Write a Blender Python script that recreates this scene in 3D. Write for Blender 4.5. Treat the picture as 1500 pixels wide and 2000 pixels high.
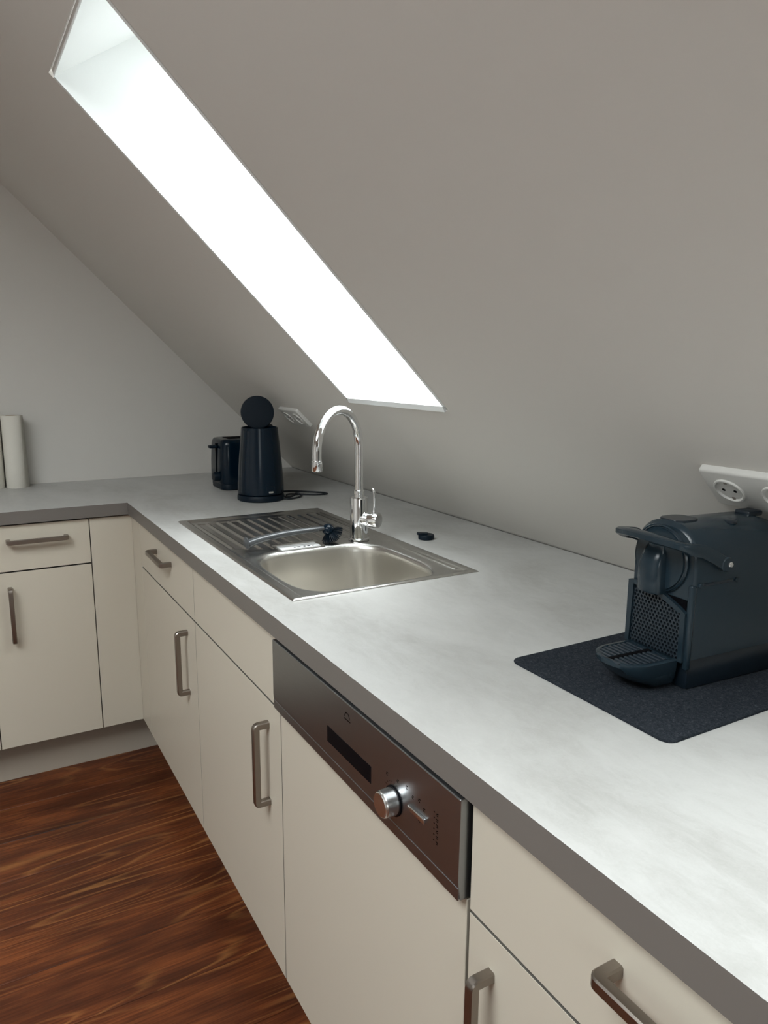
import bpy, bmesh, math, random
from mathutils import Vector, Matrix
random.seed(7)
for o in list(bpy.data.objects): bpy.data.objects.remove(o)
sc = bpy.context.scene
COL = sc.collection

# ---------------------------------------------------------------- camera
cam = bpy.data.cameras.new('camera'); camo = bpy.data.objects.new('camera', cam); COL.objects.link(camo)
yaw, pitch, roll = 0.5218, -0.1933, 0.0073
f_ = Vector((math.sin(yaw)*math.cos(pitch), math.cos(yaw)*math.cos(pitch), math.sin(pitch)))
r_ = Vector((math.cos(yaw), -math.sin(yaw), 0)); u_ = r_.cross(f_)
r2 = math.cos(roll)*r_ + math.sin(roll)*u_; u2 = -math.sin(roll)*r_ + math.cos(roll)*u_
M = Matrix((r2, u2, -f_)).transposed().to_4x4()
M.translation = (-0.4599, -2.4571, 1.338)
camo.matrix_world = M
cam.sensor_fit = 'VERTICAL'; cam.sensor_height = 24.0; cam.lens = 1456.38*24/2000
cam.clip_start = 0.02
sc.camera = camo

# ---------------------------------------------------------------- world, light, exposure
W = bpy.data.worlds.new('world'); sc.world = W; W.use_nodes = True
SKY = 10.0
wn = W.node_tree.nodes; # overcast sky: zenith three times the horizon, dull ground below it
wt_ = wn.new('ShaderNodeTexCoord'); ws = wn.new('ShaderNodeSeparateXYZ'); wr = wn.new('ShaderNodeValToRGB'); wm = wn.new('ShaderNodeMapRange')
wm.inputs[1].default_value = -1; wm.inputs[2].default_value = 1
W.node_tree.links.new(wt_.outputs['Generated'], ws.inputs[0]); W.node_tree.links.new(ws.outputs[2], wm.inputs[0]); W.node_tree.links.new(wm.outputs[0], wr.inputs[0])
we = wr.color_ramp.elements; we[0].position = .49; we[0].color = (.085,.08,.07,1); we[1].position = .505; we[1].color = (.31,.33,.335,1)
e_ = we.new(1.0); e_.color = (.95,.985,1,1)
W.node_tree.links.new(wr.outputs[0], wn['Background'].inputs[0])
wn['Background'].inputs[1].default_value = SKY
sc.view_settings.view_transform = 'Standard'; sc.view_settings.look = 'None'
sc.view_settings.exposure = 0.76; sc.view_settings.gamma = 1.0
sc.view_settings.use_curve_mapping = False

# ---------------------------------------------------------------- dimensions (m)
H = 0.9008; T = 0.0384; D1 = 0.8053; D2 = 0.554; TH = 0.7789
OF = 0.0132; HB = 0.142; TK = 0.0783; GAPZ = 0.7126
SN, CS = math.sin(TH), math.cos(TH)
NRM = Vector((SN, 0, CS))
def S(s, y, off=0):           # point on the sloped ceiling
    return Vector((D1 - s*CS + off*SN, y, H + s*SN + off*CS))
XL, YN, ZC = -3.1, -4.9, 2.45
STOP = (ZC - H)/SN

# ---------------------------------------------------------------- materials
def mat(name, col=(.8,.8,.8), rough=.5, metal=0.0, spec=.5, coat=0.0):
    m = bpy.data.materials.new(name); m.use_nodes = True
    b = m.node_tree.nodes['Principled BSDF']
    b.inputs['Base Color'].default_value = (*col, 1); b.inputs['Roughness'].default_value = rough
    b.inputs['Metallic'].default_value = metal; b.inputs['Specular IOR Level'].default_value = spec
    b.inputs['Coat Weight'].default_value = coat
    return m
def N(m, t, **k):
    n = m.node_tree.nodes.new(t)
    for a, v in k.items(): setattr(n, a, v)
    return n
def L(m, a, b): m.node_tree.links.new(a, b)
def ramp(m, stops):
    r = N(m, 'ShaderNodeValToRGB'); e = r.color_ramp.elements
    while len(e) < len(stops): e.new(0.5)
    for i, (p, c) in enumerate(stops): e[i].position = p; e[i].color = (*c, 1)
    return r
def noise(m, vec, scale, detail=3, rough=.5, dist=0):
    n = N(m, 'ShaderNodeTexNoise'); n.inputs['Scale'].default_value = scale
    n.inputs['Detail'].default_value = detail; n.inputs['Roughness'].default_value = rough
    n.inputs['Distortion'].default_value = dist
    L(m, vec, n.inputs['Vector']); return n
def mapping(m, src, scale=(1,1,1), rot=(0,0,0)):
    p = N(m, 'ShaderNodeMapping'); p.inputs['Scale'].default_value = scale; p.inputs['Rotation'].default_value = rot
    L(m, src, p.inputs['Vector']); return p.outputs[0]
def bump(m, h, strength=.1, dist=.001):
    b = N(m, 'ShaderNodeBump'); b.inputs['Strength'].default_value = strength; b.inputs['Distance'].default_value = dist
    L(m, h, b.inputs['Height']); L(m, b.outputs[0], m.node_tree.nodes['Principled BSDF'].inputs['Normal'])

def plaster():
    m = mat('wall_plaster', (.655,.63,.59), .75, spec=.25)
    t = N(m, 'ShaderNodeTexCoord'); n = noise(m, t.outputs['Object'], 60, 4, .6); bump(m, n.outputs[0], .12, .002)
    return m
PL = plaster()
def laminate():
    m = mat('concrete_laminate', rough=.42, spec=.45)
    t = N(m, 'ShaderNodeTexCoord')
    v = mapping(m, t.outputs['Object'], (1, .55, 1), (0,0,.35))
    a = noise(m, v, 5, 8, .62, .6); b = noise(m, mapping(m, t.outputs['Object'], (2.2, 1, 1), (0,0,.5)), 26, 6, .7, .8)
    c = noise(m, t.outputs['Object'], 350, 2, .6)
    mx = N(m, 'ShaderNodeMath', operation='ADD'); L(m, a.outputs[0], mx.inputs[0])
    s = N(m, 'ShaderNodeMath', operation='MULTIPLY'); s.inputs[1].default_value = .35; L(m, b.outputs[0], s.inputs[0]); L(m, s.outputs[0], mx.inputs[1])
    s2 = N(m, 'ShaderNodeMath', operation='MULTIPLY_ADD'); s2.inputs[1].default_value = .10; L(m, c.outputs[0], s2.inputs[0]); L(m, mx.outputs[0], s2.inputs[2])
    r = ramp(m, [(.52, (.40,.395,.375)), (.70, (.48,.478,.46)), (.95, (.55,.548,.53))])
    L(m, s2.outputs[0], r.inputs[0]); L(m, r.outputs[0], m.node_tree.nodes['Principled BSDF'].inputs['Base Color'])
    rr = N(m, 'ShaderNodeMapRange'); rr.inputs[3].default_value = .34; rr.inputs[4].default_value = .5
    L(m, a.outputs[0], rr.inputs[0]); L(m, rr.outputs[0], m.node_tree.nodes['Principled BSDF'].inputs['Roughness'])
    return m
LAM = laminate()
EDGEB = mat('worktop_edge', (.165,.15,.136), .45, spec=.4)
FRONT = mat('cabinet_white', (.58,.533,.445), .38, spec=.4)
_t = N(FRONT, 'ShaderNodeTexCoord'); bump(FRONT, noise(FRONT, _t.outputs['Object'], 500, 2).outputs[0], .04, .0004)
FEDGE = mat('front_edge_shade', (.12,.11,.095), .5, spec=.3)  # dark edge colour stands in for shade between doors and drawers
CARC = mat('cabinet_carcass', (.05,.046,.04), .7)  # carcass coloured near black so the gaps in front of it read as shaded
PLINTH = mat('plinth_grey', (.38,.335,.28), .5, spec=.3)
def brushed(name, col, rough, sc_, amt=.08):
    m = mat(name, col, rough, 1.0)
    t = N(m, 'ShaderNodeTexCoord'); n = noise(m, mapping(m, t.outputs['Object'], sc_), 40, 4, .6)
    rr = N(m, 'ShaderNodeMapRange'); rr.inputs[3].default_value = rough-amt; rr.inputs[4].default_value = rough+amt
    L(m, n.outputs[0], rr.inputs[0]); L(m, rr.outputs[0], m.node_tree.nodes['Principled BSDF'].inputs['Roughness'])
    bump(m, n.outputs[0], .03, .0004)
    return m
NICKEL = brushed('handle_nickel', (.30,.265,.235), .34, (8,8,8), .05)
STEEL = brushed('sink_steel', (.60,.59,.565), .25, (1,30,1), .05)
BOWLS = mat('bowl_steel', (.66,.635,.585), .33, 1.0)
PANEL = brushed('panel_steel', (.33,.345,.36), .34, (30,1,30))
KNOBM = brushed('knob_metal', (.72,.72,.71), .25, (20,20,20), .04)
CHROME = mat('chrome', (.82,.83,.84), .06, 1.0)
BLACKG = mat('gloss_black_plastic', (.0016,.0085,.0175), .20, spec=.28)
BLACKS = mat('satin_black_plastic', (.0018,.0075,.0150), .42, spec=.2)
MACH = mat('machine_shell', (.014,.026,.036), .22, spec=.38)
MACHD = mat('machine_dark', (.007,.013,.020), .30)
MACHG = mat('machine_grille', (.018,.027,.036), .38)
HOLE = mat('dark_void', (.001,.001,.002), .9, spec=.1)
CORD = mat('cord_rubber', (.006,.009,.014), .45)
GLASSBLK = mat('dark_window', (.0012,.0015,.003), .5, spec=.12)
PRINT = mat('print_dark', (.004,.004,.004), .8, spec=.05)
WHITEP = mat('socket_white', (.60,.59,.56), .35)
PAPER = mat('paper_towel', (.72,.69,.62), .9, spec=.1)
_t = N(PAPER, 'ShaderNodeTexCoord'); bump(PAPER, noise(PAPER, _t.outputs['Object'], 220, 2).outputs[0], .4, .002)
CARD = mat('cardboard', (.36,.27,.19), .9)
LABEL = mat('white_plate', (.85,.86,.86), .3)
GREYB = mat('brush_grey', (.085,.09,.095), .22, .25)
LINING = mat('lining_white', (.80,.82,.81), .6, spec=.3)
FRAMEW = mat('window_frame_white', (.8,.8,.79), .4)
def felt():
    m = mat('felt', rough=.95, spec=.1)
    t = N(m, 'ShaderNodeTexCoord'); n = noise(m, t.outputs['Object'], 260, 5, .75, 1.2)
    r = ramp(m, [(.35, (.010,.013,.018)), (.55, (.028,.033,.041)), (.72, (.075,.085,.10))])
    L(m, n.outputs[0], r.inputs[0]); L(m, r.outputs[0], m.node_tree.nodes['Principled BSDF'].inputs['Base Color'])
    bump(m, n.outputs[0], .6, .002); return m
FELT = felt()
def glass():
    m = bpy.data.materials.new('window_glass'); m.use_nodes = True; nt = m.node_tree; nt.nodes.clear()
    o = nt.nodes.new('ShaderNodeOutputMaterial'); mx = nt.nodes.new('ShaderNodeMixShader')
    t = nt.nodes.new('ShaderNodeBsdfTransparent'); t.inputs[0].default_value = (.95,.97,.97,1)
    g = nt.nodes.new('ShaderNodeBsdfGlossy'); g.inputs['Roughness'].default_value = .02
    lw = nt.nodes.new('ShaderNodeLayerWeight'); pw = nt.nodes.new('ShaderNodeMath'); pw.operation = 'POWER'; pw.inputs[1].default_value = 4.5
    fr = nt.nodes.new('ShaderNodeMath'); fr.operation = 'MULTIPLY_ADD'; fr.inputs[1].default_value = .85; fr.inputs[2].default_value = .09
    nt.links.new(lw.outputs['Facing'], pw.inputs[0]); nt.links.new(pw.outputs[0], fr.inputs[0])
    for a, b in ((fr.outputs[0], mx.inputs[0]), (t.outputs[0], mx.inputs[1]), (g.outputs[0], mx.inputs[2]), (mx.outputs[0], o.inputs[0])): nt.links.new(a, b)
    return m
GLASS = glass()
def wood():
    m = mat('stained_pine', rough=.42, spec=.25)
    t = N(m, 'ShaderNodeTexCoord'); oi = N(m, 'ShaderNodeObjectInfo')
    add = N(m, 'ShaderNodeVectorMath', operation='ADD'); mul = N(m, 'ShaderNodeMath', operation='MULTIPLY'); mul.inputs[1].default_value = 37.0
    L(m, oi.outputs['Random'], mul.inputs[0]); L(m, t.outputs['Object'], add.inputs[0]); L(m, mul.outputs[0], add.inputs[1])
    V = add.outputs[0]
    # contour lines of a stretched noise = cathedral grain
    g = noise(m, mapping(m, V, (.80, 7.6, 1)), 1.1, 1.0, .35, .15)
    k = N(m, 'ShaderNodeMath', operation='MULTIPLY'); k.inputs[1].default_value = 17; L(m, g.outputs[0], k.inputs[0])
    fr = N(m, 'ShaderNodeMath', operation='FRACT'); L(m, k.outputs[0], fr.inputs[0])
    line = ramp(m, [(0, (0,0,0)), (.68, (0,0,0)), (.88, (1,1,1)), (.93, (.6,.6,.6)), (1.0, (0,0,0))]); L(m, fr.outputs[0], line.inputs[0])
    # fade the lines in and out over the board
    fa = noise(m, mapping(m, V, (.8, 5, 1)), 2.1, 2, .5)
    far = ramp(m, [(.42, (.06,)*3), (.66, (1,)*3)]); L(m, fa.outputs[0], far.inputs[0])
    lf = N(m, 'ShaderNodeMath', operation='MULTIPLY'); L(m, line.outputs[0], lf.inputs[0]); L(m, far.outputs[0], lf.inputs[1])
    st = noise(m, mapping(m, V, (3, 130, 1)), 1.6, 5, .65)
    bl = noise(m, mapping(m, V, (2.0, 7, 1)), 1.8, 4, .55)
    base = ramp(m, [(.32, (.030,.0085,.0038)), (.50, (.082,.022,.0080)), (.66, (.19,.054,.016))]); 
    mixv = N(m, 'ShaderNodeMath', operation='MULTIPLY_ADD'); mixv.inputs[1].default_value = .45; L(m, st.outputs[0], mixv.inputs[0])
    b2 = N(m, 'ShaderNodeMath', operation='MULTIPLY'); b2.inputs[1].default_value = .58; L(m, bl.outputs[0], b2.inputs[0]); L(m, b2.outputs[0], mixv.inputs[2])
    L(m, mixv.outputs[0], base.inputs[0])
    mx = N(m, 'ShaderNodeMix', data_type='RGBA'); mx.inputs['B'].default_value = (.52,.23,.07,1)
    lm = N(m, 'ShaderNodeMath', operation='MULTIPLY'); lm.inputs[1].default_value = .42; L(m, lf.outputs[0], lm.inputs[0])
    L(m, lm.outputs[0], mx.inputs['Factor']); L(m, base.outputs[0], mx.inputs['A'])
    # knots
    vo = N(m, 'ShaderNodeTexVoronoi'); vo.inputs['Scale'].default_value = 1.0; L(m, mapping(m, V, (2.3, 4.2, 1)), vo.inputs['Vector'])
    kr = ramp(m, [(0, (1,)*3), (.035, (.9,)*3), (.075, (0,)*3)]); L(m, vo.outputs['Distance'], kr.inputs[0])
    mk = N(m, 'ShaderNodeMix', data_type='RGBA'); mk.inputs['B'].default_value = (.012,.006,.004,1)
    L(m, kr.outputs[0], mk.inputs['Factor']); L(m, mx.outputs['Result'], mk.inputs['A'])
    L(m, mk.outputs['Result'], m.node_tree.nodes['Principled BSDF'].inputs['Base Color'])
    bump(m, st.outputs[0], .25, .001)
    return m
WOOD = wood()

# ---------------------------------------------------------------- mesh helpers
def finish(bm, name, m, parent=None, smooth=True, ang=35, matrix=None):
    bmesh.ops.recalc_face_normals(bm, faces=bm.faces)
    if matrix is not None: bm.transform(matrix)
    if smooth:
        for f in bm.faces: f.smooth = True
        for e in bm.edges:
            if len(e.link_faces) == 2: e.smooth = e.calc_face_angle(0) < math.radians(ang)
    me = bpy.data.meshes.new(name); bm.to_mesh(me); bm.free()
    me.materials.append(m)
    o = bpy.data.objects.new(name, me); COL.objects.link(o)
    if parent is not None:
        o.parent = parent; o.matrix_parent_inverse = Matrix.Identity(4)
        me.transform(parent_inv(parent))
    return o
def world_of(p):
    mtx = Matrix.LocRotScale(p.location, p.rotation_euler, None)
    return world_of(p.parent) @ mtx if p.parent else mtx
def parent_inv(p): return world_of(p).inverted()
def thing(name, label, cat, loc=(0,0,0), rz=0, group=None):
    o = bpy.data.objects.new(name, None); o.empty_display_size = .05; COL.objects.link(o)
    o.location = loc; o.rotation_euler = (0,0,rz)
    tag(o, label, cat, group); return o
def tag(o, label, cat, group=None):
    o['label'] = label; o['category'] = cat
    if group: o['group'] = group
    return o
def structure(o): o['kind'] = 'structure'; return o
def box(bm, a, b, bev=0, seg=2):
    a = Vector(a); b = Vector(b); c = (a+b)/2; d = b-a
    r = bmesh.ops.create_cube(bm, size=1, matrix=Matrix.Translation(c) @ Matrix.Diagonal((abs(d.x),abs(d.y),abs(d.z),1)))
    if bev:
        es = list({e for v in r['verts'] for e in v.link_edges})
        bmesh.ops.bevel(bm, geom=es, offset=bev, segments=seg, affect='EDGES', profile=.5)
    return bm
def bx(name, a, b, m, parent=None, bev=0, seg=2):
    return finish(box(bmesh.new(), a, b, bev, seg), name, m, parent)
def rings(bm, rs, cap0=True, cap1=True, closed=True):
    vs = [[bm.verts.new(p) for p in r] for r in rs]
    n = len(vs[0])
    for i in range(len(vs)-1):
        for j in range(n if closed else n-1):
            k = (j+1) % n
            bm.faces.new((vs[i][j], vs[i][k], vs[i+1][k], vs[i+1][j]))
    if cap0: bm.faces.new(vs[0])
    if cap1: bm.faces.new(vs[-1])
    return bm
def lathe(bm, prof, c=(0,0,0), axis=(0,0,1), n=40, cap0=True, cap1=True):
    ax = Vector(axis).normalized(); q = Vector((0,0,1)).rotation_difference(ax)
    rs = []
    for r, h in prof:
        r = max(r, 1e-5)
        rs.append([Vector(c) + q @ Vector((r*math.cos(2*math.pi*i/n), r*math.sin(2*math.pi*i/n), h)) for i in range(n)])
    return rings(bm, rs, cap0, cap1)
def sweep(bm, pts, prof, up=None, cap=True, scale=None):
    pts = [Vector(p) for p in pts]; rs = []; prev = None
    for i, p in enumerate(pts):
        t = (pts[min(i+1, len(pts)-1)] - pts[max(i-1, 0)]).normalized()
        if up is not None: a = Vector(up); a = (a - a.dot(t)*t).normalized()
        else:
            if prev is None: prev = t.orthogonal()
            a = (prev - prev.dot(t)*t).normalized(); prev = a
        b = t.cross(a); s = scale[i] if scale else 1
        if up is not None and 0 < i < len(pts)-1:
            d1 = (pts[i]-pts[i-1]).normalized(); d2 = (pts[i+1]-pts[i]).normalized()
            k = 1/max(math.sqrt(max((1+d1.dot(d2))/2, .1)), .5)
        else: k = 1
        rs.append([p + (a*x + b*y*k)*s for x, y in prof])
    return rings(bm, rs, cap, cap)
def circ(r, n=12): return [(r*math.cos(2*math.pi*i/n), r*math.sin(2*math.pi*i/n)) for i in range(n)]
def smooth_path(pts, sub=8):
    P = [Vector(p) for p in pts]; out = []
    for i in range(len(P)-1):
        p0 = P[max(i-1,0)]; p1 = P[i]; p2 = P[i+1]; p3 = P[min(i+2, len(P)-1)]
        for k in range(sub):
            t = k/sub
            out.append(.5*((2*p1) + (p2-p0)*t + (2*p0-5*p1+4*p2-p3)*t*t + (3*p1-p0-3*p2+p3)*t**3))
    out.append(P[-1]); return out
def extrude(bm, poly, vec, bev=0, seg=2):
    """closed 3-D polygon extruded along vec"""
    a = [bm.verts.new(p) for p in poly]; b = [bm.verts.new(Vector(p)+Vector(vec)) for p in poly]
    n = len(a); fs = [bm.faces.new(a), bm.faces.new(b[::-1])]
    for i in range(n): fs.append(bm.faces.new((a[i], b[i], b[(i+1)%n], a[(i+1)%n])))
    if bev:
        es = list(fs[0].edges) + list(fs[1].edges)
        bmesh.ops.bevel(bm, geom=es, offset=bev, segments=seg, affect='EDGES', profile=.5)
    return bm
def roundrect(x0, y0, x1, y1, r, n=6):
    out = []
    for cx, cy, a0 in ((x1-r,y1-r,0),(x0+r,y1-r,90),(x0+r,y0+r,180),(x1-r,y0+r,270)):
        for i in range(n+1):
            a = math.radians(a0+90*i/n); out.append((cx+r*math.cos(a), cy+r*math.sin(a)))
    return out
def cells(bm, us, vs, keep, P, thick):
    """solid sheet from rectangular cells; P(u,v)->point, thick = offset vector"""
    top = {}; bot = {}
    def g(d, i, j, off):
        if (i,j) not in d: d[(i,j)] = bm.verts.new(P(us[i], vs[j]) + off)
        return d[(i,j)]
    K = {(i,j) for i in range(len(us)-1) for j in range(len(vs)-1) if keep(i,j)}
    z0 = Vector((0,0,0)); th = Vector(thick)
    for i, j in K:
        q = [(i,j),(i+1,j),(i+1,j+1),(i,j+1)]
        bm.faces.new([g(top,a,b,z0) for a,b in q]); bm.faces.new([g(bot,a,b,th) for a,b in q][::-1])
        for k,(di,dj) in enumerate([(0,-1),(1,0),(0,1),(-1,0)]):
            if (i+di,j+dj) not in K:
                a, b = q[k], q[(k+1)%4]
                bm.faces.new((g(top,*a,z0), g(bot,*a,th), g(bot,*b,th), g(top,*b,z0)))
    return bm

# ---------------------------------------------------------------- room shell
SK = [(-1.126, -0.6766), (-2.56, -2.11)]       # skylight y ranges
S0, S1 = 0.5023, 1.441
ys = [YN, SK[1][0]-.01, SK[1][1]+.01, SK[0][0]-.01, SK[0][1]+.01, D2]; ss = [-.25, S0-.012, S1+.012, STOP]
bm = cells(bmesh.new(), ss, ys, lambda i,j: not (i == 1 and j in (1,3)), lambda s,y: S(s,y), NRM*.03)
structure(finish(bm, 'ceiling', PL, smooth=False))
xf = D1 - STOP*CS
FILL_RW = (-2.4, -.84, -2.7, -1.15)       # unseen roof window added in the flat ceiling to brighten the cabinet fronts
structure(finish(cells(bmesh.new(), [XL-.1, FILL_RW[0], FILL_RW[1], xf], [YN-.1, FILL_RW[2], FILL_RW[3], D2+.1], lambda i,j: not (i==1 and j==1), lambda u,v: Vector((u,v,ZC)), (0,0,.1)), 'ceiling', PL, smooth=False))
structure(bx('wall_back', (XL-.1, D2, 0), (D1+.3, D2+.1, ZC+.02), PL))
structure(bx('wall_right', (D1, YN, 0), (D1+.05, D2, H-.01), PL))
def wall_with_window(name, us, vs, P, thick): 
    return structure(finish(cells(bmesh.new(), us, vs, lambda i,j: not (i==1 and j==1), P, thick), name, PL, smooth=False))
# window in the wall behind the camera
wall_with_window('wall_front', [XL-.1, -1.9, -1.1, D1+.3], [0, 1.1, 1.9, ZC+.02], lambda u,v: Vector((u, YN, v)), (0,-.2,0))
structure(bx('wall_left', (XL-.1, YN-.1, 0), (XL, D2+.1, ZC+.02), PL))

def portal(center, normal, upv, w, h):
    l = bpy.data.lights.new('sky_portal', 'AREA'); l.shape = 'RECTANGLE'; l.size = w; l.size_y = h
    l.cycles.is_portal = True
    o = bpy.data.objects.new('sky_portal', l); COL.objects.link(o)
    z = -Vector(normal).normalized(); y = Vector(upv).normalized(); x = y.cross(z)
    m = Matrix((x, y, z)).transposed().to_4x4(); m.translation = center; o.matrix_world = m
def skylight(idx, y0, y1):
    root = bpy.data.objects.new('window_%d' % idx, None); COL.objects.link(root); structure(root)
    dep = .33
    eb, et = math.radians(20), math.radians(33)
    db = Vector((math.cos(eb),0,math.sin(eb))); dt = Vector((math.cos(et),0,math.sin(et)))
    lb, lt = dep/db.dot(NRM), dep/dt.dot(NRM)
    a, b = S(S0,0), S(S1,0); a2, b2 = a+db*lb, b+dt*lt
    up = (b2-a2).normalized()
    # four lining boards
    def board(q, n):
        n = Vector(n)*.012
        bm = bmesh.new(); vs = [bm.verts.new(p) for p in q] + [bm.verts.new(Vector(p)+n) for p in q]
        for f in ((0,1,2,3),(7,6,5,4),(0,4,5,1),(1,5,6,2),(2,6,7,3),(3,7,4,0)): bm.faces.new([vs[i] for i in f])
        finish(bm, 'lining', LINING, root, smooth=False)
    Y = lambda p, y: Vector((p.x, y, p.z))
    board([Y(a,y1),Y(b,y1),Y(b2,y1),Y(a2,y1)], (0,1,0))
    board([Y(a,y0),Y(b,y0),Y(b2,y0),Y(a2,y0)], (0,-1,0))
    board([Y(a,y0),Y(a,y1),Y(a2,y1),Y(a2,y0)], (.5,0,-1))
    board([Y(b,y0),Y(b,y1),Y(b2,y1),Y(b2,y0)], (-.3,0,1))
    # sash frame and pane
    fw, ft = .055, .05
    us = [0, fw, (b2-a2).length-fw, (b2-a2).length]; vs_ = [y0, y0+fw, y1-fw, y1]
    finish(cells(bmesh.new(), us, vs_, lambda i,j: not (i==1 and j==1), lambda u,v: Y(a2,v)+up*u, NRM*ft), 'frame', FRAMEW, root, smooth=False)
    g = bmesh.new(); p0 = a2+NRM*.03
    g.faces.new([g.verts.new(Y(p0+up*u, y)) for u, y in ((fw,y0+fw),(us[2],y0+fw),(us[2],y1-fw),(fw,y1-fw))])
    finish(g, 'pane', GLASS, root, smooth=False)
    portal(Y(a2+up*us[3]/2+NRM*.06, (y0+y1)/2), -NRM, up, y1-y0-.08, us[3]-.08)
skylight(1, *SK[0]); skylight(2, *SK[1])
def wall_window(idx, P, us, vs_, n, W_, H_, C):
    root = bpy.data.objects.new('window_%d' % idx, None); COL.objects.link(root); structure(root)
    n = Vector(n); us2 = [us[0], us[0]+.06, us[1]-.06, us[1]]; vs2 = [vs_[0], vs_[0]+.06, vs_[1]-.06, vs_[1]]
    finish(cells(bmesh.new(), us2, vs2, lambda i,j: not (i==1 and j==1), lambda u,v: P(u,v)-n*.1, -n*.05), 'frame', FRAMEW, root, smooth=False)
    g = bmesh.new(); g.faces.new([g.verts.new(P(u,v)-n*.12) for u,v in ((us2[1],vs2[1]),(us2[2],vs2[1]),(us2[2],vs2[2]),(us2[1],vs2[2]))])
    finish(g, 'pane', GLASS, root, smooth=False)
    portal(C-n*.22, n, (0,0,1) if abs(n.z) < .5 else (1,0,0), W_, H_)
wall_window(3, lambda u,v: Vector((u,YN,v)), (-1.9,-1.1), (1.1,1.9), (0,1,0), .8, .8, Vector((-1.5,YN,1.5)))
wall_window(4, lambda u,v: Vector((u,v,ZC)), FILL_RW[:2], FILL_RW[2:], (0,0,-1), FILL_RW[3]-FILL_RW[2], FILL_RW[1]-FILL_RW[0], Vector(((FILL_RW[0]+FILL_RW[1])/2,(FILL_RW[2]+FILL_RW[3])/2,ZC)))  # added overhead opening, out of view, sized for light on fronts and worktop

# floor: planks running along x
fl = structure(bx('floor', (XL-.1, YN-.1, -.12), (D1+.1, D2+.1, -.020), HOLE))
pw, gap = .182, .0012
y = D2 - .02
row = 0; plank_mesh = {}
def plank(x0, x1, y0, y1):
    key = (round(x1-x0,3), round(y1-y0,3))
    if key not in plank_mesh:
        bm = box(bmesh.new(), (0,0,-.02), (x1-x0, y1-y0, 0), .0012, 1)
        bmesh.ops.recalc_face_normals(bm, faces=bm.faces)
        me = bpy.data.meshes.new('floor_plank'); bm.to_mesh(me); bm.free(); me.materials.append(WOOD); plank_mesh[key] = me
    o = bpy.data.objects.new('floor_plank', plank_mesh[key]); COL.objects.link(o); o.location = (x0, y0, 0); o.parent = fl
y0 = TK + .005
while y0 > YN:
    off = [(-1.9,), (-1.25,), (-2.3,), (-1.55,)][row % 4]
    xs = [XL] + list(off) + [TK+.01]
    for a, b in zip(xs[:-1], xs[1:]): plank(a+gap/2, b-gap/2, y0-pw+gap, y0)
    y0 -= pw; row += 1

# ---------------------------------------------------------------- plinths
YE = -3.05; XE = -1.63          # where the runs end
structure(bx('baseboard_back', (XE, TK, 0), (TK+.016, TK+.016, HB-.001), PLINTH))
structure(bx('baseboard_right', (TK, YE, 0), (TK+.016, TK, HB-.001), PLINTH))

# ---------------------------------------------------------------- handles
def handle(parent, p0, axis, out, length=.176, w=.0065, proj=.033, lab=None, rot=None):
    """U bar: p0 = centre on the front, axis = bar direction, out = away from the front"""
    p0 = Vector(p0); ax = Vector(axis); out = Vector(out); h = length/2 - w; r = .005
    pts = [p0-ax*h, p0-ax*h+out*(proj-w-r)]
    for k in range(1,5):
        a = math.pi/2*k/4; pts.append(p0-ax*h+out*(proj-w-r) + out*r*math.sin(a) + ax*r*(1-math.cos(a)))
    right = [p0 + ax*(2*(ax.dot(p0)) )]
    q = []
    for p in reversed(pts):
        d = (p-p0).dot(ax); q.append(p - ax*2*d)
    c = .0018
    prof = [(-w,-w+c),(-w+c,-w),(w-c,-w),(w,-w+c),(w,w-c),(w-c,w),(-w+c,w),(-w,w-c)]
    bm = sweep(bmesh.new(), pts+q, prof, up=ax.cross(out))
    return finish(bm, 'handle', NICKEL, parent, ang=25)

GP = .0030; FT = .018   # gaps and front thickness
FT_Z1 = H - T - .006
def shade_edges(o, out):        # narrow edges of a front coloured darker, painting shade into the gaps
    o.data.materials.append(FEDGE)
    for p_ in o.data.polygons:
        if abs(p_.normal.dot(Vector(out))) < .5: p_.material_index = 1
def unit(name, label, run, a0, a1, drawer=True, dhandle=True, door_handle=None, group=None, cat='cabinet'):
    """run 'R': fronts face -x and a runs along y; run 'B': fronts face -y and a runs along x"""
    lo, hi = min(a0,a1), max(a0,a1)
    if run == 'R': P = lambda a,d,z: (d, a, z); out = (-1,0,0); ax = (0,1,0)
    else: P = lambda a,d,z: (a, d, z); out = (0,-1,0); ax = (1,0,0)
    t = thing(name, label, cat, P((lo+hi)/2, OF, 0))
    # carcass: sides, bottom, back
    bm = bmesh.new(); i0, i1 = OF+FT+.002, .53
    box(bm, P(lo+.0005,i0,HB), P(lo+.0165,i1,H-T-.001)); box(bm, P(hi-.0165,i0,HB), P(hi-.0005,i1,H-T-.001))
    box(bm, P(lo+.0165,i0,HB), P(hi-.0165,i1,HB+.016)); box(bm, P(lo+.0165,i1-.01,HB+.016), P(hi-.0165,i1,H-T-.001))
    box(bm, P(lo+.0165,i0,GAPZ-.009), P(hi-.0165,i0+.02,GAPZ+.009))
    finish(bm, 'carcass', CARC, t)
    d = bx('door', P(lo+GP/2,OF,HB), P(hi-GP/2,OF+FT,GAPZ-.0022), FRONT, t, .0004, 1)
    w = bx('drawer' if dhandle else 'false_front', P(lo+GP/2,OF,GAPZ+.0022), P(hi-GP/2,OF+FT,FT_Z1), FRONT, t, .0004, 1)
    for q_ in (d, w): shade_edges(q_, out)
    if dhandle: handle(w, P((lo+hi)/2, OF, .8085), ax, out)
    if door_handle is not None: handle(d, P(door_handle, OF, .578), (0,0,1), out)
    return t
unit('base_cabinet', 'narrow white cabinet on the back wall with bar-handled drawer over door', 'B', -.4225, -.1177, door_handle=-.358)
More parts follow.
